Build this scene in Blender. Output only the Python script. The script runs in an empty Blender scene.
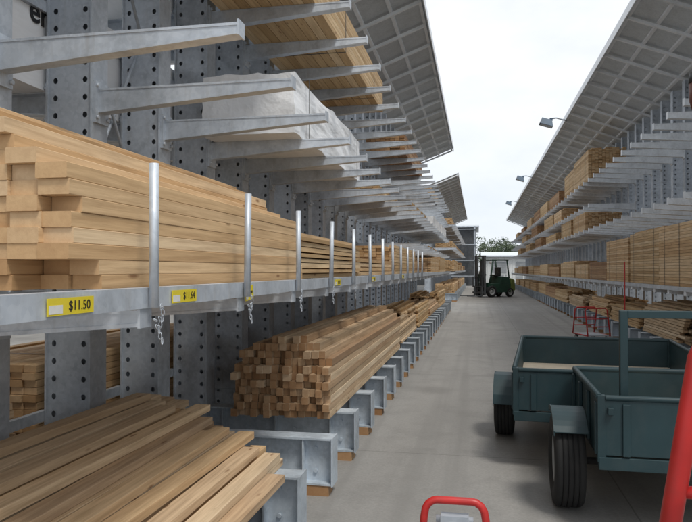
import bpy, math, random
from mathutils import Vector, Matrix, noise as mnoise
R=random.Random(7)
H=1.5
col=bpy.context.scene.collection
rad=math.radians

# ------------------------------------------------------------ materials
def nmat(name):
    m=bpy.data.materials.new(name); m.use_nodes=True
    nt=m.node_tree; b=nt.nodes['Principled BSDF']
    return m,nt,b
def N(nt,t,**kw):
    n=nt.nodes.new(t)
    for k,v in kw.items(): setattr(n,k,v)
    return n
def ramp(nt,src,stops):
    r=N(nt,'ShaderNodeValToRGB'); e=r.color_ramp.elements
    while len(e)<len(stops): e.new(0.5)
    for i,(p,c) in enumerate(stops):
        e[i].position=p; e[i].color=(c[0],c[1],c[2],1)
    nt.links.new(src,r.inputs[0]); return r.outputs[0]
def mixc(nt,fac,a,b,mode='MIX'):
    m=N(nt,'ShaderNodeMix'); m.data_type='RGBA'; m.blend_type=mode
    for s,i in ((fac,0),(a,6),(b,7)):
        if hasattr(s,'is_output'): nt.links.new(s,m.inputs[i])
        elif isinstance(s,(int,float)): m.inputs[i].default_value=s
        else: m.inputs[i].default_value=(s[0],s[1],s[2],1)
    return m.outputs[2]
def math_(nt,op,a,b=None):
    m=N(nt,'ShaderNodeMath',operation=op)
    for s,i in ((a,0),(b,1)):
        if s is None: continue
        if hasattr(s,'is_output'): nt.links.new(s,m.inputs[i])
        else: m.inputs[i].default_value=s
    return m.outputs[0]
def noise(nt,vec,scale,detail=4,rough=.6):
    n=N(nt,'ShaderNodeTexNoise'); n.inputs['Scale'].default_value=scale
    n.inputs['Detail'].default_value=detail; n.inputs['Roughness'].default_value=rough
    if vec: nt.links.new(vec,n.inputs['Vector'])
    return n.outputs[0]
def mapping(nt,vec,scale):
    m=N(nt,'ShaderNodeMapping'); m.inputs['Scale'].default_value=scale
    nt.links.new(vec,m.inputs['Vector']); return m.outputs[0]
def bump(nt,b,h,s,d=.01):
    n=N(nt,'ShaderNodeBump'); n.inputs['Strength'].default_value=s; n.inputs['Distance'].default_value=d
    nt.links.new(h,n.inputs['Height']); nt.links.new(n.outputs[0],b.inputs['Normal'])

def wood(name,dark,mid,light,grey=.35,endd=.42):
    m,nt,b=nmat(name)
    tc=N(nt,'ShaderNodeTexCoord'); oi=N(nt,'ShaderNodeObjectInfo'); at=N(nt,'ShaderNodeAttribute'); at.attribute_name='tint'
    rnd=math_(nt,'FRACT',math_(nt,'ADD',at.outputs['Fac'],math_(nt,'MULTIPLY',oi.outputs['Random'],3.7)))
    off=N(nt,'ShaderNodeCombineXYZ'); o=math_(nt,'MULTIPLY',rnd,41.0)
    for i in range(3): nt.links.new(o,off.inputs[i])
    va=N(nt,'ShaderNodeVectorMath',operation='ADD'); nt.links.new(tc.outputs['Object'],va.inputs[0]); nt.links.new(off.outputs[0],va.inputs[1])
    g=noise(nt,mapping(nt,va.outputs[0],(30,1.3,30)),1.6,5,.65)
    g2=noise(nt,mapping(nt,va.outputs[0],(3,.9,3)),1.2,3,.5)
    base=ramp(nt,rnd,[(0,dark),(.4,mid),(1,light)])
    c=mixc(nt,ramp(nt,g,[(.35,(0,0,0)),(.62,(1,1,1))]),mixc(nt,.45,base,(dark[0]*.5,dark[1]*.43,dark[2]*.35)),base)
    c=mixc(nt,ramp(nt,g2,[(.5,(0,0,0)),(.8,(grey,grey,grey))]),c,(.36,.31,.25))
    v=N(nt,'ShaderNodeTexVoronoi'); v.inputs['Scale'].default_value=1.6
    nt.links.new(mapping(nt,va.outputs[0],(7,1.8,7)),v.inputs['Vector'])
    c=mixc(nt,ramp(nt,v.outputs['Distance'],[(.04,(.8,.8,.8)),(.12,(0,0,0))]),c,(.17,.075,.03))
    sx=N(nt,'ShaderNodeSeparateXYZ'); nt.links.new(tc.outputs['Normal'],sx.inputs[0])
    ef=math_(nt,'GREATER_THAN',math_(nt,'ABSOLUTE',sx.outputs[1]),.8)
    en=noise(nt,va.outputs[0],26,5,.7)
    ec=mixc(nt,ramp(nt,en,[(.35,(0,0,0)),(.7,(1,1,1))]),mixc(nt,min(1,endd+.2),base,(.26,.13,.055)),mixc(nt,endd,base,(.28,.15,.065)))
    c=mixc(nt,ef,c,ec)
    nt.links.new(c,b.inputs['Base Color']); b.inputs['Roughness'].default_value=.75
    b.inputs['Specular IOR Level'].default_value=.3
    bump(nt,b,g,.3,.004)
    return m
W_PINE=wood('pine',(.51,.32,.16),(.68,.465,.255),(.78,.59,.375),.12,.25)
W_BROWN=wood('weathered_pine',(.33,.21,.12),(.50,.345,.21),(.65,.48,.31),.3,.62)
W_GREY=wood('faded_pine',(.46,.335,.21),(.62,.465,.30),(.76,.61,.43),.25,.45)
W_TAN=wood('treated_pine',(.44,.285,.135),(.61,.42,.225),(.73,.55,.34),.15,.3)
W_RED=wood('hardwood',(.25,.13,.06),(.40,.235,.12),(.52,.34,.19),.2)

def steel(name,base,metal=.35,rough=.42,var=.2,stain=.2):
    m,nt,b=nmat(name); tc=N(nt,'ShaderNodeTexCoord'); oi=N(nt,'ShaderNodeObjectInfo')
    va=N(nt,'ShaderNodeVectorMath',operation='ADD'); nt.links.new(tc.outputs['Object'],va.inputs[0]); nt.links.new(oi.outputs['Location'],va.inputs[1])
    v=N(nt,'ShaderNodeTexVoronoi'); v.inputs['Scale'].default_value=45; nt.links.new(va.outputs[0],v.inputs['Vector'])
    bw=N(nt,'ShaderNodeRGBToBW'); nt.links.new(v.outputs['Color'],bw.inputs[0])
    n1=noise(nt,va.outputs[0],5,5,.65)
    n2=noise(nt,mapping(nt,va.outputs[0],(9,9,1.3)),2,4)
    lo=tuple(x*(1-var) for x in base); hi=tuple(min(1,x*(1+var*.6)) for x in base)
    c=ramp(nt,n1,[(.3,lo),(.5,base),(.72,hi)])
    c=mixc(nt,.2,c,bw.outputs[0],'SOFT_LIGHT')
    c=mixc(nt,ramp(nt,n2,[(.56,(0,0,0)),(.8,(stain,stain,stain))]),c,(.30,.27,.23))
    rnd=N(nt,'ShaderNodeMapRange'); rnd.inputs[3].default_value=.84; rnd.inputs[4].default_value=1.08; nt.links.new(oi.outputs['Random'],rnd.inputs[0])
    c=mixc(nt,1.0,c,rnd.outputs[0],'MULTIPLY')
    nt.links.new(c,b.inputs['Base Color']); b.inputs['Metallic'].default_value=metal
    rr=N(nt,'ShaderNodeMapRange'); rr.inputs[3].default_value=rough-.1; rr.inputs[4].default_value=rough+.15
    nt.links.new(n1,rr.inputs[0]); nt.links.new(rr.outputs[0],b.inputs['Roughness'])
    bump(nt,b,n1,.05,.01)
    return m
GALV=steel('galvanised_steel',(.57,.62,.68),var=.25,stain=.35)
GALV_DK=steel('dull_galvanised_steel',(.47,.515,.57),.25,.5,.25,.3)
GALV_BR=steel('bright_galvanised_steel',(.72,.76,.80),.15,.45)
ROOF=steel('roof_steel',(.56,.60,.63),.05,.5,.12)
ROOFB=steel('roof_framing_steel',(.78,.81,.84),.0,.5,.1,.1)
BASES=steel('base_steel',(.46,.52,.58),.25,.5,.25,.35)

def paint(name,c,rough=.45,var=.3,metal=0,dirt=(.18,.16,.13),scale=6,da=.45):
    m,nt,b=nmat(name); tc=N(nt,'ShaderNodeTexCoord')
    n1=noise(nt,tc.outputs['Object'],scale,6,.65); n2=noise(nt,tc.outputs['Object'],scale*.35,3)
    cc=ramp(nt,n2,[(.3,tuple(x*(1-var) for x in c)),(.7,tuple(min(1,x*(1+var)) for x in c))])
    cc=mixc(nt,ramp(nt,n1,[(.5,(0,0,0)),(.8,(da,da,da))]),cc,dirt)
    nt.links.new(cc,b.inputs['Base Color']); b.inputs['Metallic'].default_value=metal
    rr=N(nt,'ShaderNodeMapRange'); rr.inputs[3].default_value=max(.05,rough-.12); rr.inputs[4].default_value=rough+.2
    nt.links.new(n1,rr.inputs[0]); nt.links.new(rr.outputs[0],b.inputs['Roughness'])
    return m
TEAL=paint('teal_paint',(.010,.034,.041),.48,.25,dirt=(.06,.075,.075),da=.35)
BLACKP=paint('black_strap',(.02,.02,.02),.5)
RUBBER=paint('tyre_rubber',(.012,.012,.012),.8,.2,dirt=(.05,.046,.042))
RIMM=paint('rim_paint',(.35,.36,.36),.4)
RED=paint('red_paint',(.46,.022,.02),.4,.25,dirt=(.16,.05,.04),scale=14)
REDBR=paint('red_brown_housing',(.12,.035,.022),.5)
YEL=paint('yellow_card',(.72,.58,.03),.5,.08,dirt=(.5,.42,.08))
LIME=paint('yellow_green_paint',(.16,.22,.05),.5,.15)
WHITEC=paint('white_card',(.75,.75,.72),.5,.05)
WHITEB=paint('white_wall',(.66,.68,.68),.7,.08)
GREYB=paint('grey_wall',(.30,.32,.34),.7,.15)
GREEN=paint('green_paint',(.010,.05,.03),.5,.2,dirt=(.06,.07,.06))
INK=paint('black_ink',(.012,.012,.014),.5,.1)
BED=paint('bed_plywood',(.52,.45,.35),.75,.15,dirt=(.32,.28,.23),scale=9,da=.6)
LAMPB=paint('blue_grey_housing',(.06,.11,.17),.4)
GLASS=paint('lamp_glass',(.5,.55,.6),.1)
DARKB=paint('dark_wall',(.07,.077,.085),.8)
DARKW=paint('slate_wall',(.14,.15,.165),.8)  # kept dark to cut fill light behind the left racks

WRAP,nt,b=nmat('plastic_wrap'); tc=N(nt,'ShaderNodeTexCoord')
n1=noise(nt,mapping(nt,tc.outputs['Object'],(5,1.2,5)),1.6,3,.5); n2=noise(nt,tc.outputs['Object'],1.5,3)
base=mixc(nt,ramp(nt,n1,[(.5,(0,0,0)),(.78,(.35,.35,.35))]),ramp(nt,n2,[(.3,(.80,.82,.84)),(.7,(.88,.89,.90))]),(.60,.63,.67))
nt.links.new(base,b.inputs['Base Color'])
b.inputs['Roughness'].default_value=.3; bump(nt,b,n1,.6,.03)

CONC,nt,b=nmat('concrete'); tc=N(nt,'ShaderNodeTexCoord'); P=tc.outputs['Object']
big=noise(nt,mapping(nt,P,(.6,.16,1)),1.0,5,.6); med=noise(nt,P,2.2,6,.7); fine=noise(nt,P,55,3,.7)
c=ramp(nt,big,[(.3,(.245,.24,.23)),(.55,(.31,.303,.29)),(.75,(.375,.366,.348))])
c=mixc(nt,ramp(nt,med,[(.48,(0,0,0)),(.78,(.7,.7,.7))]),c,(.20,.195,.185))
c=mixc(nt,.4,c,ramp(nt,fine,[(.3,(.14,.14,.14)),(.7,(.5,.49,.47))]),'SOFT_LIGHT')
sp=N(nt,'ShaderNodeTexVoronoi'); sp.inputs['Scale'].default_value=1.1; nt.links.new(P,sp.inputs['Vector'])
c=mixc(nt,ramp(nt,sp.outputs['Distance'],[(.05,(.5,.5,.5)),(.12,(0,0,0))]),c,(.10,.095,.09))
tr=noise(nt,mapping(nt,P,(5,.06,1)),1.0,3,.5)
c=mixc(nt,ramp(nt,tr,[(.50,(0,0,0)),(.72,(.65,.65,.65))]),c,(.19,.185,.175))
st=noise(nt,P,.8,2,.5)
c=mixc(nt,ramp(nt,st,[(.60,(0,0,0)),(.72,(.4,.4,.4))]),c,(.13,.125,.115))
sx=N(nt,'ShaderNodeSeparateXYZ'); nt.links.new(P,sx.inputs[0])
jy=math_(nt,'LESS_THAN',math_(nt,'ABSOLUTE',math_(nt,'SUBTRACT',math_(nt,'MODULO',math_(nt,'ADD',sx.outputs[1],601.4),4.2),2.1)),.006)
jx=math_(nt,'LESS_THAN',math_(nt,'ABSOLUTE',math_(nt,'SUBTRACT',sx.outputs[0],.95)),.005)
j=math_(nt,'MAXIMUM',jy,jx)
c=mixc(nt,math_(nt,'MULTIPLY',j,.6),c,(.1,.095,.09))
nt.links.new(c,b.inputs['Base Color']); b.inputs['Roughness'].default_value=.7; bump(nt,b,fine,.2,.004)

YARD,nt,b=nmat('yard_ground'); tc=N(nt,'ShaderNodeTexCoord')
n1=noise(nt,tc.outputs['Object'],.3,6); nt.links.new(ramp(nt,n1,[(.3,(.25,.245,.23)),(.7,(.34,.33,.31))]),b.inputs['Base Color']); b.inputs['Roughness'].default_value=.9
LEAF,nt,b=nmat('foliage'); at=N(nt,'ShaderNodeAttribute'); at.attribute_name='tint'
nt.links.new(ramp(nt,at.outputs['Fac'],[(0,(.035,.06,.03)),(.6,(.08,.11,.06)),(1,(.13,.16,.10))]),b.inputs['Base Color']); b.inputs['Roughness'].default_value=.7
BARK=paint('bark',(.12,.09,.07),.9)

# ------------------------------------------------------------ mesh builder
class MB:
    def __init__(s): s.v=[];s.f=[];s.t=[];s.sm=[];s.mi=[]
    def hexa(s,p,tint=.5,mi=0):
        n=len(s.v); s.v+=[tuple(q) for q in p]
        for f in ((0,3,2,1),(4,5,6,7),(0,1,5,4),(1,2,6,5),(2,3,7,6),(3,0,4,7)):
            s.f.append(tuple(n+i for i in f)); s.t.append(tint); s.sm.append(False); s.mi.append(mi)
    def box(s,x0,x1,y0,y1,z0,z1,tint=.5,mi=0):
        s.hexa([(x0,y0,z0),(x1,y0,z0),(x1,y1,z0),(x0,y1,z0),(x0,y0,z1),(x1,y0,z1),(x1,y1,z1),(x0,y1,z1)],tint,mi)
    def quad(s,p,tint=.5,sm=False,mi=0):
        n=len(s.v); s.v+=[tuple(q) for q in p]; s.f.append(tuple(range(n,n+len(p)))); s.t.append(tint); s.sm.append(sm); s.mi.append(mi)
    def tube(s,pts,r,n=10,caps=True,mi=0):
        pts=[Vector(p) for p in pts]; rr=r if isinstance(r,(list,tuple)) else [r]*len(pts)
        base=len(s.v); ref=None
        for i,p in enumerate(pts):
            a=pts[max(0,i-1)]; b_=pts[min(len(pts)-1,i+1)]; d=(b_-a).normalized()
            if ref is None:
                ref=d.cross(Vector((0,0,1)) if abs(d.z)<.9 else Vector((0,1,0))).normalized()
            u=(ref-d*ref.dot(d)).normalized(); ref=u; w=d.cross(u).normalized()
            for k in range(n):
                a_=2*math.pi*k/n; s.v.append(tuple(p+u*math.cos(a_)*rr[i]+w*math.sin(a_)*rr[i]))
        for i in range(len(pts)-1):
            for k in range(n):
                a0=base+i*n+k; a1=base+i*n+(k+1)%n
                s.f.append((a0,a1,a1+n,a0+n)); s.t.append(.5); s.sm.append(True); s.mi.append(mi)
        if caps:
            s.f.append(tuple(base+k for k in range(n))[::-1]); s.t.append(.5); s.sm.append(False); s.mi.append(mi)
            e=base+(len(pts)-1)*n
            s.f.append(tuple(e+k for k in range(n))); s.t.append(.5); s.sm.append(False); s.mi.append(mi)
    def lathe_x(s,prof,n=32,sm=True,mi=0):
        base=len(s.v); m=len(prof)
        for k in range(n):
            a=2*math.pi*k/n
            for (x,r) in prof: s.v.append((x,r*math.cos(a),r*math.sin(a)))
        for k in range(n):
            for i in range(m-1):
                a0=base+k*m+i; b0=base+((k+1)%n)*m+i
                s.f.append((a0,b0,b0+1,a0+1)); s.t.append(.5); s.sm.append(sm); s.mi.append(mi)
    def ring(s,c,ax,ay,ra,rb,r,n=10,m=5):
        base=len(s.v); az=ax.cross(ay)
        for k in range(n):
            a=2*math.pi*k/n; p=c+ax*ra*math.cos(a)+ay*rb*math.sin(a); d=(ax*math.cos(a)+ay*math.sin(a)).normalized()
            for q in range(m):
                t=2*math.pi*q/m; s.v.append(tuple(p+d*r*math.cos(t)+az*r*math.sin(t)))
        for k in range(n):
            for q in range(m):
                a0=base+k*m+q;a1=base+k*m+(q+1)%m;b0=base+((k+1)%n)*m+q;b1=base+((k+1)%n)*m+(q+1)%m
                s.f.append((a0,b0,b1,a1)); s.t.append(.5); s.sm.append(True); s.mi.append(0)
    def mesh(s,name,*mats):
        me=bpy.data.meshes.new(name); me.from_pydata(s.v,[],s.f)
        for m in mats: me.materials.append(m)
        a=me.attributes.new('tint','FLOAT','FACE'); a.data.foreach_set('value',s.t)
        me.polygons.foreach_set('use_smooth',s.sm); me.polygons.foreach_set('material_index',s.mi)
        me.update(); return me

def obj(name,me,loc=(0,0,0),parent=None,rot=(0,0,0),label=None,cat=None,group=None,kind=None):
    o=bpy.data.objects.new(name,me); col.objects.link(o)
    o.location=loc; o.rotation_euler=rot
    if parent: o.parent=parent
    if label: o['label']=label
    if cat: o['category']=cat
    if group: o['group']=group
    if kind: o['kind']=kind
    return o
def bevel(o,w,seg=2):
    m=o.modifiers.new('bevel','BEVEL'); m.width=w; m.segments=seg; m.limit_method='ANGLE'
def text(name,body,size,loc,rot,parent,mat,ext=.001,cond=1,bold=0):
    c=bpy.data.curves.new(name,'FONT'); c.body=body; c.size=size; c.extrude=ext; c.align_x='CENTER'; c.align_y='CENTER'; c.offset=bold
    t=bpy.data.objects.new('tmp',c); col.objects.link(t)
    dg=bpy.context.evaluated_depsgraph_get(); me=bpy.data.meshes.new_from_object(t.evaluated_get(dg))
    bpy.data.objects.remove(t)
    me.materials.clear(); me.materials.append(mat)
    o=obj(name,me,loc,parent,rot); o.scale=(cond,1,1); return o

# ------------------------------------------------------------ world, light, camera
sc=bpy.context.scene
w=bpy.data.worlds.new('World'); sc.world=w; w.use_nodes=True; nt=w.node_tree
bg=nt.nodes['Background']; sky=N(nt,'ShaderNodeTexSky'); sky.sky_type='NISHITA'; sky.sun_disc=False
EL,AZ=60,140
sky.sun_elevation=rad(EL); sky.sun_rotation=rad(AZ)
tc=N(nt,'ShaderNodeTexCoord')
cn=noise(nt,mapping(nt,tc.outputs['Generated'],(1,1,2.2)),2.2,7,.55)
f=ramp(nt,cn,[(.35,(.88,.88,.88)),(.65,(.98,.98,.98))])
cl=mixc(nt,ramp(nt,cn,[(.32,(0,0,0)),(.62,(1,1,1))]),(6.7,7.2,7.9),(8.4,8.55,8.7))
nt.links.new(mixc(nt,f,sky.outputs[0],cl),bg.inputs['Color']); bg.inputs['Strength'].default_value=.13
sl=bpy.data.lights.new('sun','SUN'); sl.energy=2.3; sl.angle=rad(14); sl.color=(1,.955,.88)
so=bpy.data.objects.new('sun',sl); col.objects.link(so)
d=Vector((math.sin(rad(AZ))*math.cos(rad(EL)),math.cos(rad(AZ))*math.cos(rad(EL)),math.sin(rad(EL))))
so.rotation_euler=d.to_track_quat('Z','Y').to_euler()
cam=bpy.data.cameras.new('camera'); co=bpy.data.objects.new('camera',cam); col.objects.link(co)
cam.sensor_width=36; cam.lens=34.86; cam.clip_end=2000; cam.clip_start=.05
co.location=(0,0,H); co.rotation_euler=(rad(90.77),0,rad(11.1)); sc.camera=co
sc.view_settings.view_transform='Standard'; sc.view_settings.look='None'; sc.view_settings.exposure=0

# ------------------------------------------------------------ ground
mb=MB(); mb.quad([(-500,-60,0),(500,-60,0),(500,900,0),(-500,900,0)])
obj('ground',mb.mesh('ground',YARD),kind='structure',label='pale grey compacted yard ground')
mb=MB(); mb.quad([(-11,-8,.004),(9,-8,.004),(9,72,.004),(-11,72,.004)])
obj('driveway',mb.mesh('driveway',CONC),kind='structure',label='stained grey concrete driveway between the racks')

# ------------------------------------------------------------ rack part meshes
PITCH=.84
XB=-.11; XF=.17
def col_mesh(height):
    mb=MB(); hy=.07
    cell=.1; nz=int(height/cell)
    for yy in (-hy,hy):
        for x0,x1,hole in ((XB,XB+.09,True),(XB+.09,XF-.09,False),(XF-.09,XF,True)):
            if not hole:
                mb.quad([(x0,yy,0),(x1,yy,0),(x1,yy,height),(x0,yy,height)]); continue
            xc=(x0+x1)/2
            for i in range(nz):
                z0=i*height/nz; z1=(i+1)*height/nz; zc=(z0+z1)/2
                if nz-i<2 or i<2:
                    mb.quad([(x0,yy,z0),(x1,yy,z0),(x1,yy,z1),(x0,yy,z1)]); continue
                out=[(x1,zc),(x1,z1),(xc,z1),(x0,z1),(x0,zc),(x0,z0),(xc,z0),(x1,z0)]
                r=.015
                inn=[(xc+r*math.cos(k*math.pi/4),zc+r*1.2*math.sin(k*math.pi/4)) for k in range(8)]
                n=len(mb.v)
                mb.v+=[(a,yy,c) for a,c in out]+[(a,yy,c) for a,c in inn]
                for k in range(8):
                    k2=(k+1)%8; mb.f.append((n+k,n+k2,n+8+k2,n+8+k)); mb.t.append(.5); mb.sm.append(False); mb.mi.append(0)
    for xx in (XB,XF):
        mb.box(xx-.005,xx+.005,-hy-.016,hy+.016,0,height)
    mb.box(XB+.006,XF-.006,-.004,.004,0,height)
    mb.box(XB-.03,XF+.03,-.1,.1,0,.02)
    return mb.mesh('upright',GALV_DK)
COLM=col_mesh(5.3)
def arm_mesh(mat,L=1.18,hr=.14,ht=.05,w=.035):
    mb=MB(); x0=.18; x1=.17+L
    def seg(y0,y1,za0,zb0,za1,zb1):
        mb.hexa([(x0,y0,za0),(x1,y0,za1),(x1,y1,za1),(x0,y1,za0),(x0,y0,zb0),(x1,y0,zb1),(x1,y1,zb1),(x0,y1,zb0)])
    seg(-w,-w+.007,-hr,-.0,-ht,-.0)
    seg(-w+.007,w,-.007,0,-.007,0)
    seg(-w+.007,w,-hr,-hr+.007,-ht,-ht+.007)
    seg(-w-.004,-w,-.012,0,-.012,0)
    seg(-w-.004,-w,-hr,-hr+.012,-ht,-ht+.012)
    mb.box(x1,x1+.008,-w-.004,w,-ht-.004,.014)
    mb.box(.1755,.192,-.07,.07,-.2,.04)
    for z in (-.17,.015):
        for y in (-.055,.055): mb.tube([(.19,y,z),(.206,y,z)],.012,6)
    return mb.mesh('arm',mat)
ARMM=arm_mesh(GALV)
def armr_mesh():
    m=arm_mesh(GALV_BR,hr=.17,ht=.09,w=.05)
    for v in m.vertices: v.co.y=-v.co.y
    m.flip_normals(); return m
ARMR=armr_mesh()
def base_mesh():
    mb=MB(); x0,x1=-.2,1.40; z0,z1=.07,.38
    mb.box(x0,x1,-.006,.006,z0+.012,z1-.012)
    mb.box(x0,x1,-.075,.075,z1-.012,z1); mb.box(x0,x1,-.075,.075,z0,z0+.012)
    for x in (.3,.75,1.2): mb.box(x,x+.01,-.07,-.006,z0+.012,z1-.012); mb.box(x,x+.01,.006,.07,z0+.012,z1-.012)
    mb.box(x1,x1+.01,-.08,.08,z0-.004,z1+.004)
    for (x,z) in ((1.28,.15),(1.28,.3),(.9,.22),(.5,.22)): mb.tube([(x,-.006,z),(x,-.02,z)],.014,6)
    return mb.mesh('base',BASES)
BASEM=base_mesh()
mb=MB(); mb.box(-.11,.11,-.07,.07,0,.07); BLK=mb.mesh('block',W_RED)
mb=MB(); mb.tube([(0,0,0),(0,0,.44)],.0145,14); PIPE=mb.mesh('stanchion',GALV)

def beam_along(L,x,z0,z1,t=.05):
    mb=MB(); mb.box(x-.006,x,0,L,z0,z1); mb.box(x-t,x-.006,0,L,z1-.006,z1); mb.box(x-t*.5,x-.006,0,L,z0,z0+.006)
    return mb.mesh('shelf_beam',GALV)
def rack(side,k0,k1,levels,back=None,shelf=None,stan=False):
    y0=1.05+PITCH*k0; n=k1-k0+1; L=(n-1)*PITCH
    X=-2.35 if side=='L' else 4.25
    e=obj('cantilever_rack',None,(X,y0,.004),label='galvanised steel cantilever rack with perforated uprights, loaded with timber',cat='storage rack',group='galvanised cantilever racks lining the timber yard aisle')
    e.empty_display_size=.2
    rz=0 if side=='L' else math.pi
    for i in range(n):
        u=obj('upright',COLM,(0,i*PITCH,0),e,(0,0,rz))
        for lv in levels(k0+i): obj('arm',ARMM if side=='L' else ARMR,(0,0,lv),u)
        if back:
            for lv in back(k0+i): obj('arm',ARMM,(XB+.17,0,lv),u,(0,0,math.pi))
        obj('base',BASEM,(0,0,0),u)
        if k0+i<40:
            bx=X+(1.27 if side=='L' else -1.27)
            obj('timber_block',BLK,(bx,y0+i*PITCH,.004),label='small timber block under a rack base',cat='block',group='timber blocks under the rack bases',rot=(0,0,R.uniform(-.15,.15)))
    s_=1 if side=='L' else -1
    for z in (.62,1.75,3.0,4.4):
        mb=MB(); xa=s_*(XB-.04); xb=s_*(XB-.007); mb.box(min(xa,xb),max(xa,xb),-.1,L+.1,z,z+.06)
        obj('brace',mb.mesh('brace',GALV_DK),(0,0,0),e)
    for i in range(0,n-1,3):
        for z in (1.9,3.15):
            mb=MB(); mb.tube([(0,i*PITCH+.09,z),(0,(i+1)*PITCH-.09,z+1.1)],.012,6); obj('diagonal_brace',mb.mesh('diagonal_brace',GALV_DK),(0,0,0),e)
            mb=MB(); mb.tube([(.03,i*PITCH+.09,z+1.1),(.03,(i+1)*PITCH-.09,z)],.012,6); obj('diagonal_brace',mb.mesh('diagonal_brace',GALV_DK),(0,0,0),e)
    if shelf is not None:
        sx=1.35 if side=='L' else -1.35
        m=beam_along(L+PITCH,0,-.062,0)
        obj('shelf_beam',m,(sx+(.014 if side=='L' else -.014),-PITCH*.5 if side=='L' else L+PITCH*.5,shelf),e,(0,0,0 if side=='L' else math.pi))
        if stan:
            for i in range(n):
                if k0+i<14: obj('stanchion',PIPE,(sx+.034,i*PITCH,shelf-.06),e,(R.uniform(-.012,.012),R.uniform(-.012,.012),0))
    return e
def lvL(k):
    y=1.05+PITCH*k
    l=[1.375,2.55,3.64]
    if y>11.5: l+=[1.98,3.1]
    return l
def bkL(k): return [1.375,2.55,3.64] if k<9 else []
for a,b_ in ((0,7),(8,15),(16,22),(23,28)): rack('L',a,b_,lvL,bkL,1.442,True)
for a,b_ in ((37,46),(47,56),(57,66)): rack('L',a,b_,lambda k:[1.375,2.55,3.64],None,1.442,False)
def lvR(k): return [1.22,2.6,3.93]+([3.25] if k>20 else [])
for a,b_ in ((6,13),(14,22),(23,31),(32,40),(41,49),(50,58),(59,70)): rack('R',a,b_,lvR,None,1.25,False)

# ------------------------------------------------------------ canopies
def canopy(side,y0,y1,lab):
    X0,Z0=(-.9,5.92) if side=='L' else (2.6,5.92)
    s=-1 if side=='L' else 1
    W=2.9; dz=-.385
    def P(t,y,h): return (s*t*W*1.0, y, t*W*dz+h)
    e=obj('canopy_roof',None,(X0,y0,Z0),label=lab,cat='canopy roof',group='steel canopies over the racks')
    L=y1-y0
    mb=MB()
    def bar(t0,t1,ya,yb,h0,h1):
        p=[P(t0,ya,h0),P(t1,ya,h0),P(t1,yb,h0),P(t0,yb,h0),P(t0,ya,h1),P(t1,ya,h1),P(t1,yb,h1),P(t0,yb,h1)]
        if s<0: p=[p[1],p[0],p[3],p[2],p[5],p[4],p[7],p[6]]
        mb.hexa(p)
    bar(-.01,1.01,-.05,L+.05,.10,.115)
    obj('roof_sheet',mb.mesh('roof_sheet',ROOF),(0,0,0),e)
    m=int(L/(PITCH*1.25))
    for i in range(m+1):
        mb=MB(); y=i*L/m; bar(.0,1.0,y-.03,y+.03,.0,.05)
        obj('rafter',mb.mesh('rafter',ROOFB),(0,0,0),e)
    for t in (0.002,.165,.33,.495,.66,.825,.98):
        mb=MB(); bar(t,t+.017,0,L,.051,.098); obj('purlin',mb.mesh('purlin',ROOFB),(0,0,0),e)
    mb=MB(); bar(-.016,-.011,-.06,L+.06,-.02,.13)
    obj('fascia',mb.mesh('fascia',ROOFB),(0,0,0),e)
    return e
canopy('L',-2,25.2,'pitched grey steel canopy with gridded underside over the timber racks')
canopy('L',31.8,60,'second grey steel canopy further down the aisle')
canopy('R',3,62,'long grey steel canopy over the opposite timber racks')

for y in (20.6,33,45):
    e=obj('flood_light',None,(2.55,y,5.84),label='blue grey flood light on a bracket at the canopy edge',cat='flood light',group='flood lights along the canopy edge')
    mb=MB(); mb.tube([(0.06,0,0.06),(-.25,0,.16),(-.4,0,.14)],.022,8); obj('bracket',mb.mesh('bracket',GALV_DK),(0,0,0),e)
    mb=MB()
    mb.hexa([(-.74,-.18,.0),(-.36,-.18,-.12),(-.36,.18,-.12),(-.74,.18,.0),(-.66,-.12,.17),(-.38,-.12,.08),(-.38,.12,.08),(-.66,.12,.17)])
    mb.box(-.44,-.36,-.06,.06,.07,.15)
    obj('housing',mb.mesh('housing',LAMPB),(0,0,0),e)
    mb=MB(); mb.hexa([(-.70,-.15,-.022),(-.38,-.15,-.123),(-.38,.15,-.123),(-.70,.15,-.022),(-.70,-.15,-.012),(-.38,-.15,-.113),(-.38,.15,-.113),(-.70,.15,-.012)]); obj('glass',mb.mesh('glass',GLASS),(0,0,-.002),e)

# ------------------------------------------------------------ loose boards
bcache={}
def board(w_,t_,L,mat,loc,rz=0,rx=0,lab='sawn pine board',grp='boards',ry=0):
    key=(w_,t_,L,mat.name)
    if key not in bcache:
        mb=MB(); c=.0018
        x=w_/2; pts=[(-x+c,0),(x-c,0),(x,c),(x,t_-c),(x-c,t_),(-x+c,t_),(-x,t_-c),(-x,c)]
        mb.v=[(p[0],-L/2,p[1]) for p in pts]+[(p[0],L/2,p[1]) for p in pts]
        for k in range(8):
            mb.f.append((k,(k+1)%8,8+(k+1)%8,8+k)); mb.t.append(.0); mb.sm.append(False); mb.mi.append(0)
        mb.f.append(tuple(range(8))[::-1]); mb.f.append(tuple(range(8,16)))
        mb.t+=[0,0]; mb.sm+=[False,False]; mb.mi+=[0,0]
        bcache[key]=mb.mesh('board',mat)
    return obj('timber_board',bcache[key],loc,rot=(rx,ry,rz),label=lab,cat='timber board',group=grp)
rows=[8,9,11,12,13,13,13,13,13]
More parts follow.
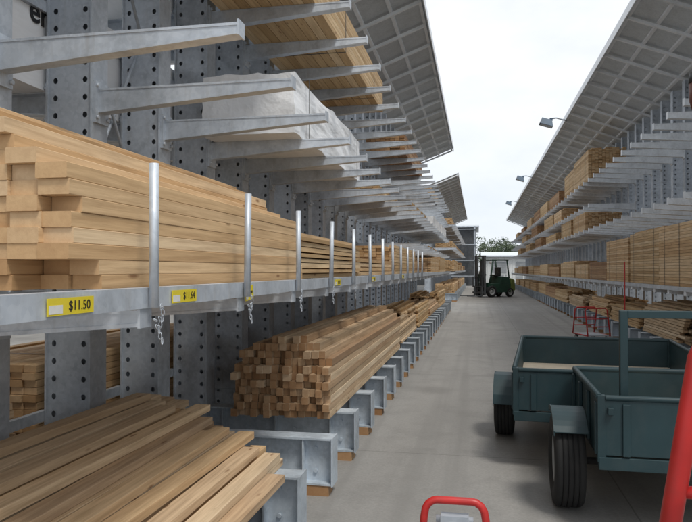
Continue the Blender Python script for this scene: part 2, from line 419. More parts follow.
for c_,nr in enumerate(rows):
    for r in range(nr):
        x=-1.10-.0945*c_+R.uniform(-.002,.002)-(R.uniform(0,.006) if c_==0 else 0)
        ys=1.60+R.uniform(-.012,.014)
        if c_<=1 and r<2: ys=1.74+R.uniform(-.01,.01)
        if c_==0 and r==5: ys=1.65
        if r==nr-1: ys+=R.uniform(-.02,.03)
        L=2.25
        board(.093,.0423,L,W_PINE,(x,ys+L/2,1.444+r*.0428),R.uniform(-.002,.002) if r<nr-1 else R.uniform(-.005,.005),lab='pale pine stud in a stack on the galvanised shelf',grp='pine studs stacked on the near shelf')
for c_ in range(10):
    nr=[1,2,3,4,5,6,7,8,8,9][c_]
    for r in range(nr):
        top=(r>=nr-2)
        x=-1.035-.106*c_+R.uniform(-.01,.01)*(2 if top else 1)
        L=2.9; ye=3.74+c_*.035+R.uniform(-.12,.06)+(R.uniform(-.3,.05) if top else 0)
        board(.095,.040,L,R.choice([W_BROWN,W_GREY,W_GREY,W_PINE]) if top else W_BROWN,(x,ye-L/2,.386+r*.0415),R.uniform(-.006,.006) if not top else R.uniform(-.014,.014),lab='weathered pine board in a low pile on the rack base',grp='long boards piled on the rack base',ry=0)
nx,nz_=15,10
hts=[8,9,10,10,11,11,10,11,11,10,10,10,9,9,7]
for c_ in range(nx):
    for r in range(hts[c_]):
        x=-1.09-.051*c_+R.uniform(-.002,.002)
        L=4.6; ys=4.9+R.uniform(-.05,.06)+(.05 if r>6 else 0)
        board(.0495,.0545,L,W_BROWN if R.random()<.75 else W_GREY,(x-.02,ys+L/2,.386+r*.0553),R.uniform(-.001,.001),lab='brown square batten in a tight stack on the rack base',grp='square battens stacked on the rack base',ry=0)

# ------------------------------------------------------------ timber packs
pc={}
def loop(mb,W_,Hh,y,hw,t=.003):
    o=[(-t,-.001),(W_+t,-.001),(W_+t,Hh+t),(-t,Hh+t)]
    n=len(mb.v)
    for yy in (y-hw,y+hw):
        for (a,c) in o: mb.v.append((a,yy,c))
    for k in range(4):
        k2=(k+1)%4; mb.f.append((n+k,n+k2,n+4+k2,n+4+k)); mb.t.append(.5); mb.sm.append(False); mb.mi.append(0)
def pack(x0,y0,z0,w_,h_,L,mat,bw=.09,bh=.045,lab='strapped pack of sawn pine timber on the rack',ragged=.02,grp='strapped packs of timber on the racks',loose=False):
    nx=max(2,round(w_/bw)); nz=max(1,round(h_/bh))
    key=(nx,nz,bw,bh,L,mat.name,loose)
    if key not in pc or loose:
        mb=MB()
        for i in range(nx):
            top=nz-(R.choice([0,0,1,1,2,3]) if loose else (R.choice([0,0,0,0,1]) if nz>5 else 0))
            for j in range(max(1,top)):
                rg=ragged*(6 if loose else 1)
                a=R.uniform(-rg,rg); b2=R.uniform(-rg,rg)
                if loose and R.random()<.15: a+=.3
                g=.0025; jx=R.uniform(-.006,.006) if loose else 0; sk=R.uniform(-.012,.012) if (loose and j>=top-1) else 0
                z_a=j*bh+g*.5; z_b=(j+1)*bh-(R.uniform(.002,.012) if loose else g)
                xa=i*bw+g+jx; xb=(i+1)*bw-g-(R.uniform(0,.012) if loose else 0)+jx
                mb.hexa([(xa-sk,a,z_a),(xb-sk,a,z_a),(xb+sk,L+b2,z_a),(xa+sk,L+b2,z_a),(xa-sk,a,z_b),(xb-sk,a,z_b),(xb+sk,L+b2,z_b),(xa+sk,L+b2,z_b)],R.random())
        me=mb.mesh('timber_pack',mat)
        sm=MB(); loop(sm,nx*bw,nz*bh,0,.009)
        pc[key]=(me,sm.mesh('strap',BLACKP))
    me,sm=pc[key]
    if loose: lab='loose stack of uneven boards on the rack'; grp='loose stacks of boards on the racks'
    o=obj('timber_stack' if loose else 'timber_pack',me,(x0,y0,z0+.002),label=lab,cat='timber stack' if loose else 'timber pack',group=grp,rot=(0,0,R.uniform(-.008,.008)))
    if y0<30 and not loose:
        for f_ in (.15,.5,.85): obj('strap',sm,(0,L*f_,0),o)
    return o
def pl(xr,y,z,w_,h_,L,mat,**k):
    bw=k.get('bw',.09); nx=max(2,round(w_/bw)); return pack(xr-nx*bw,y,z,w_,h_,L,mat,**k)
S1=1.442
pl(-1.10,3.98,S1,.9,.32,2.3,W_TAN,bw=.07,bh=.035,loose=True)
pl(-1.15,6.45,S1,.8,.22,2.7,W_PINE,loose=True); pl(-1.12,9.3,S1,.9,.40,3.0,W_TAN,bh=.04)
pl(-1.2,12.5,S1,.8,.27,3.6,W_RED); pl(-1.1,16.3,S1,.9,.36,3.6,W_PINE); pl(-1.1,20.2,S1,.9,.45,3.9,W_TAN)
pl(-1.28,3.9,3.642,.81,.40,5.1,W_TAN,lab='long strapped pack of tan timber high on the rack arms')
pl(-1.3,12.2,3.642,.72,.36,3.6,W_RED); pl(-1.3,19,3.642,.72,.27,3.6,W_TAN)
pl(-1.25,13,2.552,.81,.27,3.6,W_TAN); pl(-1.3,18.4,1.982,.72,.18,3.6,W_PINE); pl(-1.4,9.6,2.552,.63,.18,2.4,W_TAN)
specs=[(9.75,.25,3.0,W_GREY),(13.0,.40,3.0,W_TAN),(16.3,.27,3.6,W_BROWN),(20.2,.45,3.6,W_TAN)]
for y,hh,L,m in specs: pl(-1.12,y,.386,.9,hh,L,m,bw=.07,bh=.045,loose=True)
for y in (32.5,36.5,41,45.5,50,55):
    pl(-1.1,y,.386,.9,.45,3.6,R.choice([W_TAN,W_BROWN,W_PINE])); pl(-1.1,y,S1,.9,R.choice([.36,.54]),3.6,R.choice([W_TAN,W_RED]))
    pl(-1.2,y+.3,2.552,.8,.36,3.6,W_TAN); pl(-1.2,y,3.642,.8,.36,3.6,R.choice([W_TAN,W_RED]))
for y,z,hh,m in ((.2,.386,.36,W_BROWN),(3.6,.386,.54,W_PINE),(7.1,.386,.45,W_BROWN),(.3,S1-.065,.45,W_BROWN),(3.9,S1-.065,.36,W_TAN),(7.2,S1-.065,.54,W_RED),(7.5,2.552,.45,W_TAN)):
    pack(-3.5,y,z,.9,hh,3.2,m,lab='pack of timber on the rear arms of the rack')
def pr(y,z,h_,L,mat,w_=.99,**k): return pack(2.98+R.uniform(-.03,.05),y,z,w_,h_,L,mat,**k)
for y,hh,L,m in ((7.2,.9,2.3,W_TAN),(9.6,.95,2.3,W_PINE),(12.0,.99,2.2,W_TAN),(14.3,.9,2.3,W_PINE),(16.9,.45,2.4,W_RED),(19.6,.4,2.4,W_PINE),(22.4,.54,3.3,W_TAN),(26,.36,3.6,W_RED),(30,.5,3.6,W_TAN),(34,.4,3.6,W_PINE),(38.4,.5,3.6,W_TAN),(43,.4,3.6,W_RED),(48,.5,3.6,W_TAN),(53,.4,3.6,W_TAN)):
    pr(y,1.252,hh,L,m)
for y,hh,L,m in ((7.6,.5,2.6,W_TAN),(10.7,.6,2.4,W_GREY),(13.5,.4,2.6,W_TAN),(16.8,.45,2.6,W_PINE),(20.2,.3,3,W_GREY),(23.6,.45,3.6,W_TAN),(27.6,.4,3.6,W_RED),(31.6,.5,3.6,W_TAN),(36,.4,3.6,W_PINE),(41,.4,3.6,W_TAN),(46,.4,3.6,W_TAN),(51,.4,3.6,W_TAN)):
    pr(y,.386,hh,L,m,bw=.08,loose=y<25)
for y,hh,L,m in ((19.9,.54,2.4,W_PINE),(22.5,.54,2.4,W_TAN),(27,.36,3.6,W_TAN),(33,.45,3.6,W_RED),(40,.45,3.6,W_TAN),(48,.4,3.6,W_TAN)):
    pr(y,2.602,hh,L,m)
for y,hh,L,m in ((25.4,.5,2.4,W_PINE),(28.4,.5,3.3,W_TAN),(35,.5,3.6,W_RED),(43,.4,3.6,W_TAN)):
    pr(y,3.252,hh,L,m)
for y,hh,L,m in ((19.2,.9,2.6,W_TAN),(22.1,.81,2.6,W_TAN),(25.8,.5,3.2,W_RED),(30,.54,3.4,W_TAN),(33.6,.54,3.6,W_RED),(38.6,.5,3.6,W_TAN),(45,.4,3.6,W_RED),(52,.4,3.6,W_TAN)):
    pr(y,3.932,hh,L,m)

# ------------------------------------------------------------ wrapped packs
def wrapped(x0,y0,z0,w_,h_,L,lab,letters=(),amp=.010):
    mb=MB(); nx,ny,nz=16,int(L*18),8
    cache={}; sd=y0*3.1+z0
    def V(i,j,k):
        key=(i,j,k)
        if key not in cache:
            p=Vector((i/nx*w_,j/ny*L,k/nz*h_))
            n_=mnoise.noise_vector(Vector((p.x*4,p.y*1.2+sd,p.z*4)))
            rid=1-abs(mnoise.noise(Vector((p.x*4+p.z*5,p.y*1.3+sd,p.z*2)))*2)
            dd=n_*amp
            if k==0: dd.z=0
            nrm=Vector((-1 if i==0 else 1 if i==nx else 0, -1 if j==0 else 1 if j==ny else 0, 1 if k==nz else 0))
            p+=dd*.6+nrm*(rid**3)*amp*1.1
            cache[key]=len(mb.v); mb.v.append(tuple(p))
        return cache[key]
    def F(*q): mb.f.append(q); mb.t.append(.5); mb.sm.append(True); mb.mi.append(0)
    for i in range(nx):
        for j in range(ny): F(V(i,j,nz),V(i+1,j,nz),V(i+1,j+1,nz),V(i,j+1,nz)); F(V(i,j,0),V(i,j+1,0),V(i+1,j+1,0),V(i+1,j,0))
    for j in range(ny):
        for k in range(nz): F(V(0,j,k),V(0,j,k+1),V(0,j+1,k+1),V(0,j+1,k)); F(V(nx,j,k),V(nx,j+1,k),V(nx,j+1,k+1),V(nx,j,k+1))
    for i in range(nx):
        for k in range(nz): F(V(i,0,k),V(i+1,0,k),V(i+1,0,k+1),V(i,0,k+1)); F(V(i,ny,k),V(i,ny,k+1),V(i+1,ny,k+1),V(i+1,ny,k))
    me=mb.mesh('wrapped_pack',WRAP)
    try: me.set_sharp_from_angle(angle=rad(48))
    except Exception: pass
    o=obj('wrapped_pack',me,(x0,y0,z0+.003),label=lab,cat='wrapped timber pack',group='plastic wrapped timber packs on the racks')
    for (yy,zz,s,tx) in letters: text('lettering',tx,s,(w_+amp*2.0,yy,zz),(rad(90),0,rad(90)),o,INK,.002,1,.003)
    sm=MB(); loop(sm,w_,h_,0,.009,amp*1.9); me=sm.mesh('strap',BLACKP)
    for f_ in (.12,.88): obj('strap',me,(0,L*f_,0),o)
    return o
wrapped(-2.12,4.95,2.552,.74,.46,2.9,'white plastic wrapped timber pack resting on the rack arms',amp=.018)
wrapped(-3.50,.9,2.552,1.0,.62,5.6,'white plastic wrapped pack with dark lettering on the rear arms',[(2.60,.43,.20,'erfi'),(3.68,.45,.17,'erfi'),(1.5,.40,.20,'erfi')],amp=.005)
wrapped(-3.50,.9,3.642,1.0,.5,5.6,'white plastic wrapped pack on the upper rear arms',[(2.6,.25,.2,'erfi')],amp=.005)
wrapped(-2.05,17.5,2.552,.92,.35,3.6,'white plastic wrapped pack beside empty arms')
wrapped(-2.05,21.8,2.552,.92,.4,3.0,'white plastic wrapped pack near the rack end')

# ------------------------------------------------------------ price tags, chains
def tag(y,txt,ww=.19,hh=.042,z=1.412,tilt=0):
    mb=MB(); mb.box(-.0015,.0015,-ww/2,ww/2,-hh/2,hh/2)
    t=obj('price_tag',mb.mesh('price_tag',YEL),(-.981,y,z),rot=(tilt,0,0),label='yellow price tag %s on the shelf edge'%txt,cat='price tag',group='yellow price tags on the shelf edge')
    mb=MB(); mb.box(.0015,.0022,-ww*.48,-ww*.2,-hh*.4,hh*.1); obj('label_panel',mb.mesh('label_panel',WHITEC),(0,0,0),t)
    text('lettering',txt,.034*min(1,ww/.19),(.002,ww*.17,0),(rad(90),0,rad(90)),t,INK,.0006)
tag(1.49,'$11.50'); tag(2.14,'$11.64'); tag(2.80,'$9.80',.1,.06,1.40,.1); tag(4.7,'$8.20'); tag(6.4,'$7.50'); tag(9,'$6.10')
for k in (1,2,3,4,5):
    y=1.05+PITCH*k+.03; mb=MB(); nl=7
    for i in range(nl):
        t=i/(nl-1); c=Vector((.004,.012*math.sin(t*7),-t*.105))
        if i%2: mb.ring(c,Vector((1,0,0)),Vector((0,0,1)),.005,.011,.0016)
        else: mb.ring(c,Vector((0,1,0)),Vector((0,0,1)),.005,.011,.0016)
    for i in range(5):
        c=Vector((.006,-.03*i/3,-.0-.06*math.sin(i/5*3.1)))
        mb.ring(c,Vector((0,.6,.8)) if i%2 else Vector((1,0,0)),Vector((0,1,-.4)).normalized() if not i%2 else Vector((0,.8,-.6)),.005,.011,.0016)
    obj('chain',mb.mesh('chain',GALV),(-.962,y,1.385),label='short galvanised safety chain hanging from the shelf edge',cat='chain',group='chains hanging from the shelf edge')

# ------------------------------------------------------------ wheels
def tyre_mesh(r,w_):
    mb=MB(); ri=r*.58; x=w_/2
    prof=[(-x*.75,ri),(-x,ri+.02),(-x*1.04,(r+ri)/2),(-x*.96,r*.94),(-x*.8,r*.985)]
    g=[-.55,-.5,-.2,-.15,.15,.2,.5,.55]
    for q in range(0,8,2):
        prof+=[(x*g[q]-.001,r),(x*g[q],r-.009),(x*g[q+1],r-.009),(x*g[q+1]+.001,r)]
    prof+=[(x*.8,r*.985),(x*.96,r*.94),(x*1.04,(r+ri)/2),(x,ri+.02),(x*.75,ri)]
    mb.lathe_x(prof,40); return mb.mesh('tyre',RUBBER)
def rim_mesh(r,w_):
    mb=MB(); ri=r*.58; x=w_/2
    mb.lathe_x([(-x*.8,ri+.006),(-x*.8,ri-.012),(-x*.4,ri-.03),(-x*.3,ri*.45),(-x*.55,ri*.4),(-x*.6,.001),(x*.6,.001),(x*.55,ri*.4),(x*.3,ri*.45),(x*.4,ri-.03),(x*.8,ri-.012),(x*.8,ri+.006)],32)
    return mb.mesh('rim',RIMM)
def wheel(parent,loc,r,w_):
    e=obj('wheel',None,loc,parent); obj('tyre',tyre_mesh(r,w_),(0,0,0),e); obj('rim',rim_mesh(r,w_),(0,0,0),e); return e

# ------------------------------------------------------------ trailers
def trailer(loc,rz,W_,L,zf,zt,wy,r,lab,rackf=False,fw=.18,a0=150,a1=12,wt=.165):
    e=obj('box_trailer',None,loc,rot=(0,0,rz),label=lab,cat='trailer',group='teal box trailers parked beside the rack')
    t=.012
    mb=MB()
    mb.box(0,t,0,L,zf-.04,zt); mb.box(W_-t,W_,0,L,zf-.04,zt); mb.box(t,W_-t,L-t,L,zf-.04,zt)
    n=int(L/.28)
    for i in range(n+1):
        y=.03+i*(L-.06)/n
        mb.box(-.022,-.001,y-.02,y+.02,zf-.02,zt-.03); mb.box(W_+.001,W_+.022,y-.02,y+.02,zf-.02,zt-.03)
    for (a,c) in (((0,0),(0,L)),((W_,0),(W_,L)),((0,L),(W_,L))):
        mb.tube([(a[0],a[1],zt+.004),(c[0],c[1],zt+.004)],.02,10)
    for x in (-.012,W_-.03):
        for y in (-.015,L-.03): mb.box(x,x+.045,y,y+.045,zf-.06,zt+.014)
    mb.box(.03,.09,.02,L-.02,zf-.11,zf-.042); mb.box(W_-.09,W_-.03,.02,L-.02,zf-.11,zf-.042)
    mb.box(-.005,W_+.005,-.02,.03,zf-.1,zf-.03) ; mb.box(.09,W_-.09,L*.5,L*.5+.05,zf-.11,zf-.06)
    b1=obj('body',mb.mesh('body',TEAL),(0,0,0),e); bevel(b1,.003)
    mb=MB(); mb.box(.03,W_-.03,-.006,.008,zf-.02,zt-.012); mb.tube([(.03,0,zt),(W_-.03,0,zt)],.017,10)
    for x in (.12,W_/2-.02,W_-.16): mb.box(x,x+.04,-.02,-.0065,zf-.02,zt-.03)
    for x in (.04,W_-.07): mb.box(x,x+.03,-.035,-.0065,zt-.09,zt-.05)
    o=obj('tailgate',mb.mesh('tailgate',TEAL),(0,-.008,0),e); bevel(o,.003)
    mb=MB(); mb.box(t+.002,W_-t-.002,.01,L-t-.002,zf-.01,zf+.004); obj('floor',mb.mesh('floor',BED),(0,0,0),e)
    for sx in (0,1):
        mb=MB(); rg=r+.04; NA=9
        prof=[(rg*math.cos(rad(a0+(a1-a0)*i/NA)),r+rg*math.sin(rad(a0+(a1-a0)*i/NA))) for i in range(NA+1)]
        prof=[(-a,z) for a,z in prof][::-1]
        xa,xb=(-fw-.03,-.024) if sx==0 else (W_+.024,W_+fw+.03)
        for i in range(len(prof)-1):
            (a,za),(c,zc)=prof[i],prof[i+1]
            if a>c: (a,za),(c,zc)=(c,zc),(a,za)
            mb.hexa([(xa,wy+a,za),(xb,wy+a,za),(xb,wy+c,zc),(xa,wy+c,zc),(xa,wy+a,za+.006),(xb,wy+a,za+.006),(xb,wy+c,zc+.006),(xa,wy+c,zc+.006)])
        xo=xa if sx==0 else xb
        for i in range(len(prof)-1):
            (a,za),(c,zc)=prof[i],prof[i+1]
            if a>c: (a,za),(c,zc)=(c,zc),(a,za)
            mb.hexa([(xo-.003,wy+a,za-.02),(xo+.003,wy+a,za-.02),(xo+.003,wy+c,zc-.02),(xo-.003,wy+c,zc-.02),(xo-.003,wy+a,za+.01),(xo+.003,wy+a,za+.01),(xo+.003,wy+c,zc+.01),(xo-.003,wy+c,zc+.01)])
        obj('mudguard',mb.mesh('mudguard',TEAL),(0,0,0),e)
        wheel(e,(-.125 if sx==0 else W_+.125,wy,r+.002),r,wt)
    mb=MB(); mb.tube([(-.1,wy,r),(W_+.1,wy,r)],.022,10); obj('axle',mb.mesh('axle',BLACKP),(0,0,0),e)
    mb=MB()
    mb.tube([(.1,L,zf-.08),(W_/2,L+.95,zf-.06)],.03,8); mb.tube([(W_-.1,L,zf-.08),(W_/2,L+.95,zf-.06)],.03,8); mb.tube([(W_/2,L+.9,zf-.06),(W_/2,L+1.1,zf-.04)],.035,8)
    mb.tube([(W_/2+.05,L+.8,zf+.15),(W_/2+.05,L+.8,.06)],.02,8)
    obj('drawbar',mb.mesh('drawbar',TEAL),(0,0,0),e)
    if rackf:
        mb=MB(); y=.16; a=.14
        q=.022
        mb.box(a,a+2*q,y,y+2*q,zf+.004,1.26); mb.box(W_-a-2*q,W_-a,y,y+2*q,zf+.004,1.26)
        mb.box(a+2*q,W_-a-2*q,y,y+2*q,1.26-2*q,1.26)
        o=obj('rack_frame',mb.mesh('rack_frame',TEAL),(0,0,0),e); bevel(o,.004)
    return e
trailer((.27,5.2,.004),rad(-5),1.5,2.5,.47,.75,1.1,.26,'dark teal box trailer with plywood floor parked on the concrete')
trailer((.67,3.98,.004),rad(-1),1.15,1.1,.48,.78,.50,.29,'small dark teal box trailer with an upright ladder frame',rackf=True,a0=112,a1=42,wt=.18,fw=.19)

# ------------------------------------------------------------ red trolleys
e=obj('hand_truck',None,(.27,1.62,.004),label='red tubular hand truck standing beside the trailer',cat='hand truck')
dx=.164
def hp(x,z,y=0): return (x+dx*z,y,z)
mb=MB()
pts=[hp(0,.1),hp(0,1.30)]+[hp(.09-.09*math.cos(rad(a)),1.30+.09*math.sin(rad(a))) for a in (30,60,90)]+[hp(.36+.09*math.sin(rad(a)),1.30+.09*math.cos(rad(a))) for a in (0,30,60,90)]+[hp(.45,1.2),hp(.45,.1)]
mb.tube(pts,.023,18)
for z in (.35,.7,1.0): mb.tube([hp(0,z),hp(.45,z)],.014,10)
obj('frame',mb.mesh('frame',RED),(0,0,0),e)
mb=MB(); mb.hexa([(.0,-.25,.02),(.5,-.25,.02),(.5,.0,.02),(.0,.0,.02),(.0,-.25,.03),(.5,-.25,.03),(.5,.0,.03),(.0,.0,.03)]); mb.box(0,.5,-.008,0,.03,.16); obj('toe_plate',mb.mesh('toe_plate',GALV_DK),(0,0,0),e)
for x in (-.07,.56): wheel(e,(x,.09,.11),.11,.05)
mb=MB(); mb.tube([(-.09,.09,.11),(.58,.09,.11)],.012,8); obj('axle',mb.mesh('axle',GALV_DK),(0,0,0),e)
e=obj('platform_trolley',None,(-.075,2.22,.004),label='platform trolley with a curved red handle',cat='trolley')
mb=MB(); hw=.085
pts=[(-hw-.02,0,.62),(-hw-.014,0,.69)]+[(-hw+.03-.042*math.cos(rad(a)),0,.70+.045*math.sin(rad(a))) for a in (20,45,70,90)]+[(hw-.03+.042*math.sin(rad(a)),0,.70+.045*math.cos(rad(a))) for a in (0,20,45,70)]+[(hw+.014,0,.69),(hw+.02,0,.62)]
mb.tube(pts,.0125,16); obj('handle',mb.mesh('handle',RED),(0,0,0),e)
mb=MB(); mb.tube([(-hw-.02,0,.62),(-hw-.02,.02,.2)],.010,10); mb.tube([(hw+.02,0,.62),(hw+.02,.02,.2)],.010,10); mb.tube([(-hw-.016,0,.655),(hw+.016,0,.655)],.009,10)
obj('frame',mb.mesh('frame',GALV_DK),(0,0,0),e)
mb=MB(); mb.box(-.045,.045,-.02,.02,.67,.7); mb.tube([(-.06,0,.685),(.06,0,.685)],.012,10); o=obj('coin_lock',mb.mesh('coin_lock',GALV_DK),(0,0,0),e)
mb=MB(); mb.box(-.2,.2,0,.6,.16,.2); o=obj('deck',mb.mesh('deck',GALV_DK),(0,0,0),e); bevel(o,.008)
for x in (-.15,.15):
    for y in (.08,.52): wheel(e,(x,y,.07),.07,.03)
def frame_trolley(x,y,rz,hh=.68,lab='red tubular stock trolley with upright hoops beside the rack'):
    e=obj('stock_trolley',None,(x,y,.004),rot=(0,0,rz),label=lab,cat='trolley')
    mb=MB()
    for yy in (-.35,.35):
        lean=.12*(1 if yy<0 else -1)
        mb.tube([(-.24,yy,.14),(-.24,yy+lean,hh-.05),(-.2,yy+lean,hh),(.2,yy+lean,hh),(.24,yy+lean,hh-.05),(.24,yy,.14)],.014,8)
        mb.tube([(-.24,yy+lean*.4,.32),(.24,yy+lean*.4,.32)],.01,8); mb.tube([(-.24,yy+lean*.7,.48),(.24,yy+lean*.7,.48)],.01,8)
    for xx in (-.24,.24): mb.tube([(xx,-.35,.14),(xx,.35,.14)],.014,8)
    obj('frame',mb.mesh('frame',RED),(0,0,0),e)
    mb=MB(); mb.box(-.22,.22,-.34,.34,.13,.15); obj('deck',mb.mesh('deck',GALV_DK),(0,0,0),e)
    for xx in (-.19,.19):
        for yy in (-.28,.28): wheel(e,(xx,yy,.062),.06,.03)
frame_trolley(2.35,14.9,.3,.7)
e=obj('red_post',None,(2.72,13.4,.004),label='slim red post with base plate beside the rack',cat='post')
mb=MB(); mb.tube([(0,0,0),(0,0,1.65)],.012,8); obj('pole',mb.mesh('pole',RED),(0,0,0),e)
mb=MB(); mb.box(-.09,.09,-.09,.09,0,.012); obj('base_plate',mb.mesh('base_plate',GALV_DK),(0,0,0),e)
e=obj('warning_lamp',None,(2.68,9.0,5.95),label='red brown warning lamp hanging on a cable from the canopy edge',cat='warning lamp')
mb=MB(); mb.tube([(0,0,0),(0,0,-2.0)],.005,6); obj('cable',mb.mesh('cable',GALV_DK),(0,0,0),e)
def lathe_z(prof,n=20):
    mb=MB(); mb.lathe_x(prof,n); mb.v=[(y,z,x) for x,y,z in mb.v]; return mb
mb=lathe_z([(-2.0,.001),(-2.0,.08),(-2.12,.09),(-2.14,.001)]); obj('cap',mb.mesh('cap',BLACKP),(0,0,0),e)
mb=lathe_z([(-2.13,.001),(-2.13,.085),(-2.35,.08),(-2.5,.04),(-2.52,.001)]); obj('lens',mb.mesh('lens',REDBR),(0,0,0),e)

# ------------------------------------------------------------ forklift
e=obj('forklift',None,(.35,38,.004),rot=(0,0,rad(-50)),label='dark green forklift truck standing across the aisle end',cat='forklift')
mb=MB()
mb.box(-.52,.52,0,1.5,.25,.75); mb.hexa([(-.52,.75,.75),(.52,.75,.75),(.52,1.5,.75),(-.52,1.5,.75),(-.5,.85,1.15),(.5,.85,1.15),(.48,1.4,1.1),(-.48,1.4,1.1)])
mb.box(-.5,.5,-.1,0,.35,.8)
o=obj('body',mb.mesh('body',GREEN),(0,0,0),e); bevel(o,.03)
mb=MB(); mb.hexa([(-.53,1.5,.28),(.53,1.5,.28),(.4,1.95,.35),(-.4,1.95,.35),(-.53,1.5,1.05),(.53,1.5,1.05),(.4,1.9,.95),(-.4,1.9,.95)]); o=obj('counterweight',mb.mesh('counterweight',LIME),(0,0,0),e); bevel(o,.03)
mb=MB()
for x in (-.48,.48):
    mb.tube([(x,.0,.75),(x,.25,2.05)],.04,8); mb.tube([(x,1.4,1.05),(x,1.25,2.05)],.04,8); mb.tube([(x,.2,2.05),(x,1.35,2.05)],.04,8)
for i in range(8): y=.22+i*.155; mb.tube([(-.48,y,2.05),(.48,y,2.05)],.016,6)
obj('overhead_guard',mb.mesh('overhead_guard',GREEN),(0,0,0),e)
mb=MB()
for x in (-.36,-.24,.24,.36): mb.box(x-.04,x+.04,-.32,-.2,.12,2.3)
for z in (.4,1.2,2.22): mb.box(-.4,.4,-.26,-.18,z,z+.08)
mb.box(-.08,.08,-.24,-.16,.3,2.0)
obj('mast',mb.mesh('mast',DARKB),(0,0,0),e)
mb=MB(); mb.box(-.5,.5,-.4,-.34,.2,.3); mb.box(-.5,.5,-.4,-.34,.55,.62)
for i in range(6): x=-.48+i*.192; mb.box(x-.012,x+.012,-.4,-.36,.62,1.1)
mb.box(-.5,.5,-.4,-.36,1.1,1.14); obj('carriage',mb.mesh('carriage',DARKB),(0,0,0),e)
for x in (-.3,.3):
    mb=MB(); mb.box(x-.05,x+.05,-.44,-.4,.06,.6); mb.box(x-.05,x+.05,-1.4,-.4,.06,.1); obj('fork',mb.mesh('fork',DARKB),(0,0,0),e)
mb=MB(); mb.box(-.22,.22,.6,.95,1.15,1.25); mb.box(-.22,.22,.95,1.05,1.15,1.65); o=obj('seat',mb.mesh('seat',BLACKP),(0,0,0),e); bevel(o,.03)
for x in (-.48,.48): wheel(e,(x,.1,.32),.32,.22); wheel(e,(x*.95,1.45,.25),.25,.18)
for x in (-.4,.4):
    mb=MB(); mb.tube([(x,-.0,1.9),(x,-.07,1.9)],.07,12); obj('headlight',mb.mesh('headlight',WHITEC),(0,.15,.0),e)

# ------------------------------------------------------------ buildings
def shed(x0,x1,y0,y1,zt,ridge,wall,lab,door=None,name='shed',beams=0):
    e=obj(name,None,((x0+x1)/2,y0,0),label=lab,cat='building'); w_=(x1-x0)/2; L=y1-y0
    mb=MB(); n=int((x1-x0)/.3)
    mb.box(-w_,w_,0,.1,0,zt); mb.box(-w_,w_,L-.1,L,0,zt); mb.box(-w_,-w_+.1,.1,L-.1,0,zt); mb.box(w_-.1,w_,.1,L-.1,0,zt)
    for i in range(n): x=-w_+(i+.5)*2*w_/n; mb.box(x-.04,x+.04,-.03,0,0.02,zt-.02)
    m2=int(L/.6)
    for i in range(m2):
        y=(i+.5)*L/m2; mb.box(w_,w_+.03,y-.06,y+.06,.02,zt-.02); mb.box(-w_-.03,-w_,y-.06,y+.06,.02,zt-.02)
    obj('wall',mb.mesh('wall',wall),(0,0,0),e)
    mb=MB()
    mb.hexa([(-w_-.3,-.3,zt),(w_+.3,-.3,zt),(w_+.3,L/2,zt+ridge),(-w_-.3,L/2,zt+ridge),(-w_-.3,-.3,zt+.08),(w_+.3,-.3,zt+.08),(w_+.3,L/2,zt+ridge+.08),(-w_-.3,L/2,zt+ridge+.08)])
    mb.hexa([(-w_-.3,L/2,zt+ridge),(w_+.3,L/2,zt+ridge),(w_+.3,L+.3,zt),(-w_-.3,L+.3,zt),(-w_-.3,L/2,zt+ridge+.08),(w_+.3,L/2,zt+ridge+.08),(w_+.3,L+.3,zt+.08),(-w_-.3,L+.3,zt+.08)])
    obj('roof',mb.mesh('roof',ROOF),(0,0,0),e)
    mb=MB(); mb.box(-w_-.32,w_+.32,-.42,-.3,zt-.04,zt+.1); obj('gutter',mb.mesh('gutter',GALV),(0,0,0),e)
    for i in range(beams):
        z=.9+i*(zt-1.2)/max(1,beams-1); mb=MB(); mb.box(-w_-.02,w_+.02,-1.3,-1.2,z,z+.08); obj('beam',mb.mesh('beam',GALV_DK),(0,0,0),e)
    if beams:
        for i in range(4):
            x=-w_+.1+i*(2*w_-.2)/3; mb=MB(); mb.box(x-.08,x+.08,-1.19,-1.03,0,zt); obj('post',mb.mesh('post',GALV_DK),(0,0,0),e)
    if door:
        for (a,b2,zd) in door:
            mb=MB(); mb.box(a,b2,-.06,-.035,0,zd)
            for i in range(int(zd/.25)): mb.box(a,b2,-.075,-.06,i*.25+.02,i*.25+.2)
            obj('roller_door',mb.mesh('roller_door',GREYB),(0,0,0),e)
    return e
shed(.7,16,76,90,3.0,.6,WHITEB,'low white corrugated shed with grey roller doors',[(-6.8,-5.2,2.4),(-4.2,-2,2.4),(0,3,2.4)])
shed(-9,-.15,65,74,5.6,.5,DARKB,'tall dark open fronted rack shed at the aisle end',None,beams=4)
shed(-19,-11.2,-6,62,4,1,DARKW,'long slate grey warehouse added as a dark backdrop behind the racks')  # added backdrop, set back and darkened to control light behind the racks
shed(9.2,20,-4,64,5,1,GREYB,'grey warehouse behind the opposite racks')
e=obj('fence',None,(0,74,0),label='low white rail fence at the end of the yard',cat='fence')
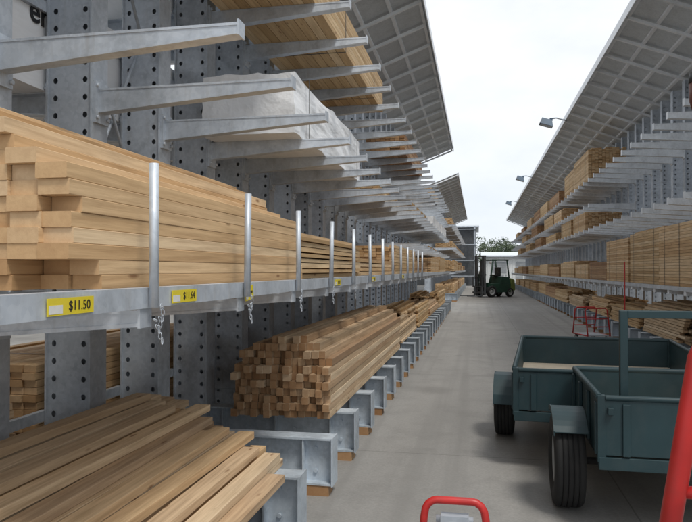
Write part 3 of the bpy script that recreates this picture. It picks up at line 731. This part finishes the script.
for i in range(9):
    mb=MB(); mb.box(-.2+i*1.0,-.14+i*1.0,0,.06,0,1.1); obj('post',mb.mesh('post',WHITEB),(0,0,0),e)
for z in (.4,.75,1.05):
    mb=MB(); mb.box(-.2,7.9,-.02,0,z,z+.06); obj('rail',mb.mesh('rail',WHITEB),(0,0,0),e)

# ------------------------------------------------------------ trees
def tree(x,y,hh,seed):
    rr=random.Random(seed)
    e=obj('gum_tree',None,(x,y,0),label='grey green gum tree beyond the sheds',cat='tree',group='trees beyond the yard')
    mb=MB(); mb.tube([(0,0,0),(.1,0,hh*.3),(0,.1,hh*.6),(.1,.1,hh*.85)],[.22,.17,.1,.03],8)
    tips=[]
    for i in range(9):
        a=rr.uniform(0,6.28); z=hh*rr.uniform(.35,.65); r=hh*rr.uniform(.15,.3); t=(math.cos(a)*r,math.sin(a)*r,z+hh*rr.uniform(.1,.25)); tips.append(Vector(t))
        mb.tube([(0.05,.05,z),(t[0]*.5,t[1]*.5,z+.3*(t[2]-z)),t],[.07,.05,.02],6)
    tips.append(Vector((0,0,hh*.88)))
    obj('trunk',mb.mesh('trunk',BARK),(0,0,0),e)
    mb=MB()
    for i in range(55):
        b0=rr.choice(tips); c=b0+Vector((rr.gauss(0,1),rr.gauss(0,1),rr.gauss(0,.7)))*hh*.085; s=hh*rr.uniform(.035,.08); tn=rr.random()
        for q in range(60):
            p=c+Vector((rr.gauss(0,1),rr.gauss(0,1),rr.gauss(0,.7)))*s
            u=Vector((rr.gauss(0,1),rr.gauss(0,1),rr.gauss(0,1))).normalized(); v=u.cross(Vector((rr.gauss(0,1),rr.gauss(0,1),rr.gauss(0,1)))).normalized(); k=.12
            mb.quad([p-u*k,p+v*k*.6,p+u*k,p-v*k*.6],min(1,max(0,tn+rr.uniform(-.2,.2))))
    obj('crown',mb.mesh('crown',LEAF),(0,0,0),e)
for i,(x,y,hh) in enumerate(((1.6,99,5.6),(3.7,102,6.2),(5.2,98,5.4),(-14,110,9),(12,105,9),(20,108,8))): tree(x,y,hh,i+3)
